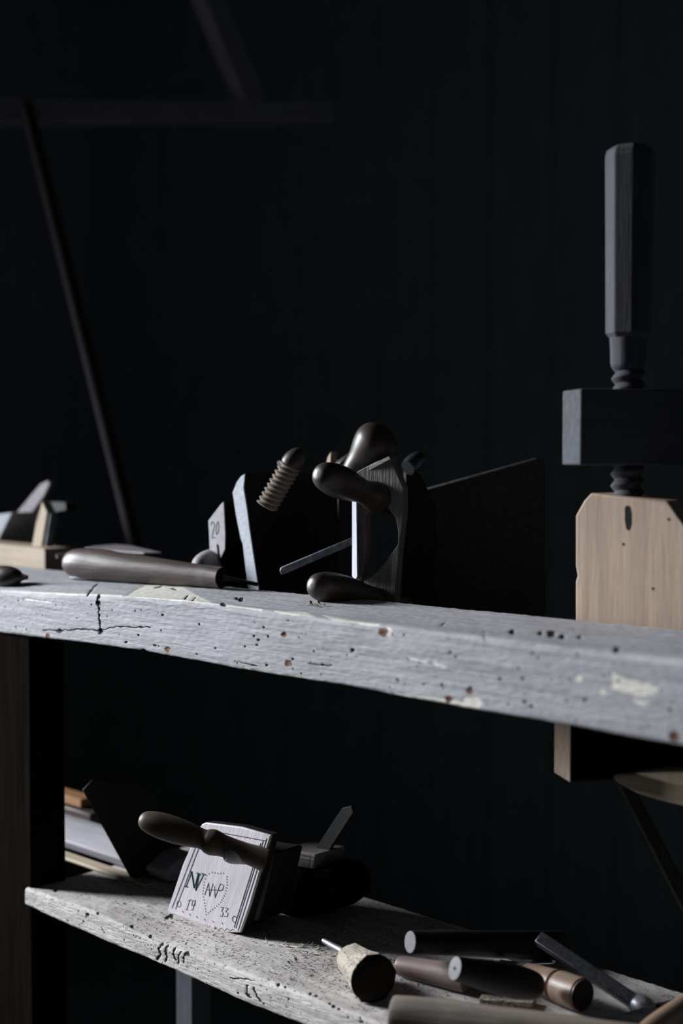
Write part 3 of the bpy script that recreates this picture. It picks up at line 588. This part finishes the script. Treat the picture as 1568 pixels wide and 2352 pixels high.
lathe('grip', t, a, b, rnd([(0, .006), (.02, .0088), (.08, .0102), (.4, .0118), (.8, .0138), (1, .0140)]), M['purple'], 36)
lathe('blade', t, b, b+(b-a)*.5, [(0, .008), (.3, .0065), (1, .006)], M['blackiron'], 12, squash=.4)
t = thing('wood_file', 'dark handle with pale round butt pointing left, centre of the pile', 'handle', on_z(1130, 2280, ZS))
a, b = at(1044, 2224, 1.335), at(1236, 2266, 1.372)
lathe('grip', t, a, b, rnd([(0, .0108), (.015, .0118), (.15, .0125), (.4, .0150), (.7, .0160), (.92, .0140), (1, .011)]), M['dark'], 32, endmat=(M['discgrey'], M['dark']))
lathe('pin', t, a-(b-a).normalized()*.0008, a+(b-a)*.02, [(0, .0016), (1, .0016)], M['blackiron'], 12)
t = thing('turning_tool', 'turned brown handle with ring grooves, butt end facing forward toned shade-dark', 'handle', on_z(1270, 2300, ZS))
a, b = on_z(1150, 2219, ZS+.011), on_z(1338, 2286, ZS+.0175)
g = []
for i in range(101):
    u = i/100; r = .0065+.0055*min(1, u/.33)+(.0045*max(0, min(1, (u-.25)/.5)))
    for gc, gw, gd in ((.30, .012, .0016), (.33, .006, .0006), (.70, .014, .0022), (.735, .007, .0008), (.665, .005, .0006)): r -= gd*math.exp(-((u-gc)/gw)**2)
    if u > .985: r -= .0012
    g.append((u, r))
lathe('grip', t, a, b, g, M['turned'], 48, endmat=(M['turned'], M['dark']))  # dark butt cap paints the shaded end of the handle
t = lathe('round_stick', None, on_z(900, 2338, ZS+.0225), on_z(1470, 2408, ZS+.020), rnd([(0, .014), (.006, .018), (.03, .0212), (.3, .0222), (.7, .021), (1, .020)]), M['driftwood'], 40, jit=.05, wob=.002)
tag(t, 'thick grey-brown round stick lying nearest the shelf front', 'stick')
# square iron
a, b = at(1238, 2156, 1.455), on_z(1462, 2305, ZS+.006)
fr2 = frame(a, b-a); w1, w2 = .0095, .0088
P = [fr2 @ V(q) for q in ((w1, 0, 0), (0, w1, 0), (-w1, 0, 0), (0, -w1, 0))]
t = thing('iron_chisel', 'long square grey iron tool with bright edge slanting down to the right', 'chisel', on_z(1460, 2320, ZS))
prism('shaft', t, P, b-a, M['toolgrey'], None, .0012)
lathe('socket', t, b-(b-a)*.02, b+(b-a).normalized()*.024, rnd([(0, .0095), (.4, .0115), (.8, .008), (1, .003)]), M['steel'], 20)
t = thing('dark_knife', 'dark blade lying flat at the lower right corner, brown grip', 'knife', on_z(1500, 2330, ZS))
prism('blade', t, [on_z(x, y, ZS+.004) for x, y in ((1375, 2352), (1450, 2330), (1590, 2290), (1640, 2300), (1640, 2400), (1400, 2380))], (0, 0, .004), M['blackiron'], None, .0008)
lathe('grip', t, on_z(1470, 2385, ZS+.02), on_z(1640, 2272, ZS+.02), rnd([(0, .009), (.2, .012), (.6, .0125), (1, .012)]), M['turned'], 28)
t = prism('wood_offcut', None, [on_z(x, y, ZS+.001) for x, y in ((1110, 2286), (1232, 2302), (1222, 2316), (1100, 2306))], (0, 0, .005), M['rough'], None, .0006)
tag(t, 'flat pale chip of wood between the round stick and the pile of handles', 'offcut')
t = prism('iron_strip', None, [on_z(x, y, ZS+.004) for x, y in ((1165, 2206), (1255, 2202), (1270, 2212), (1180, 2216))], (0, 0, .002), M['iron'], None, .0004)
tag(t, 'thin bluish blade lying between the dark bar handle and the turned handle', 'blade')
# ------------------------------------------------------------ shavings and debris
def flakes(name, pts, label, mat, s0, s1, curl=.3):
    vs_ = []; fs = []
    for p_ in pts:
        a = random.uniform(0, 6.28); s = random.uniform(s0, s1); w = s*random.uniform(.15, .5); u_ = V((math.cos(a), math.sin(a), random.uniform(0, curl))); v_ = V((-math.sin(a), math.cos(a), 0)); k = len(vs_)
        for i in range(3):
            c_ = p_+u_*s*(i-1)+V((0, 0, .0004+abs(i-1)*s*curl*.4)); vs_ += [c_-v_*w, c_+v_*w]
        for c_ in [q for q in vs_[k:k+6]]: vs_.append(V(c_)-V((0, 0, .00025)))
        fs += [[k, k+1, k+3, k+2], [k+2, k+3, k+5, k+4], [k+6, k+8, k+9, k+7], [k+8, k+10, k+11, k+9], [k, k+2, k+8, k+6], [k+2, k+4, k+10, k+8], [k+1, k+7, k+9, k+3], [k+3, k+9, k+11, k+5], [k, k+6, k+7, k+1], [k+4, k+5, k+11, k+10]]
    o = mesh_obj(name, vs_, fs, Matrix.Translation(pts[0]), mat, smooth=False); o['kind'] = 'stuff'; o['label'] = label; o['category'] = name.split('_')[-1]; return o
pts = []
while len(pts) < 900:
    x = random.uniform(-1.45, -.7); y = YF+.006+abs(random.gauss(0, .09))
    if y < 1.24: pts.append(V((x, y, ZS+.0006)))
flakes('dark_debris', pts, 'fine dark crumbs scattered over the lower shelf board', M['dirt'], .0004, .0018)
pts = [V((random.gauss(-1.09, .05), random.gauss(1.10, .03), ZS+.001)) for _ in range(220)]
flakes('wood_shavings', pts, 'pale fine shavings on the shelf right of the decorated plane', M['dust'], .001, .0035, .5)
pts = [on_z(random.uniform(690, 745), random.uniform(1385, 1392), ZT+.001) for _ in range(16)]
flakes('curled_shavings', pts, 'few curled shavings on the beam left of the lower bulb handle', M['dust'], .001, .004, .8)
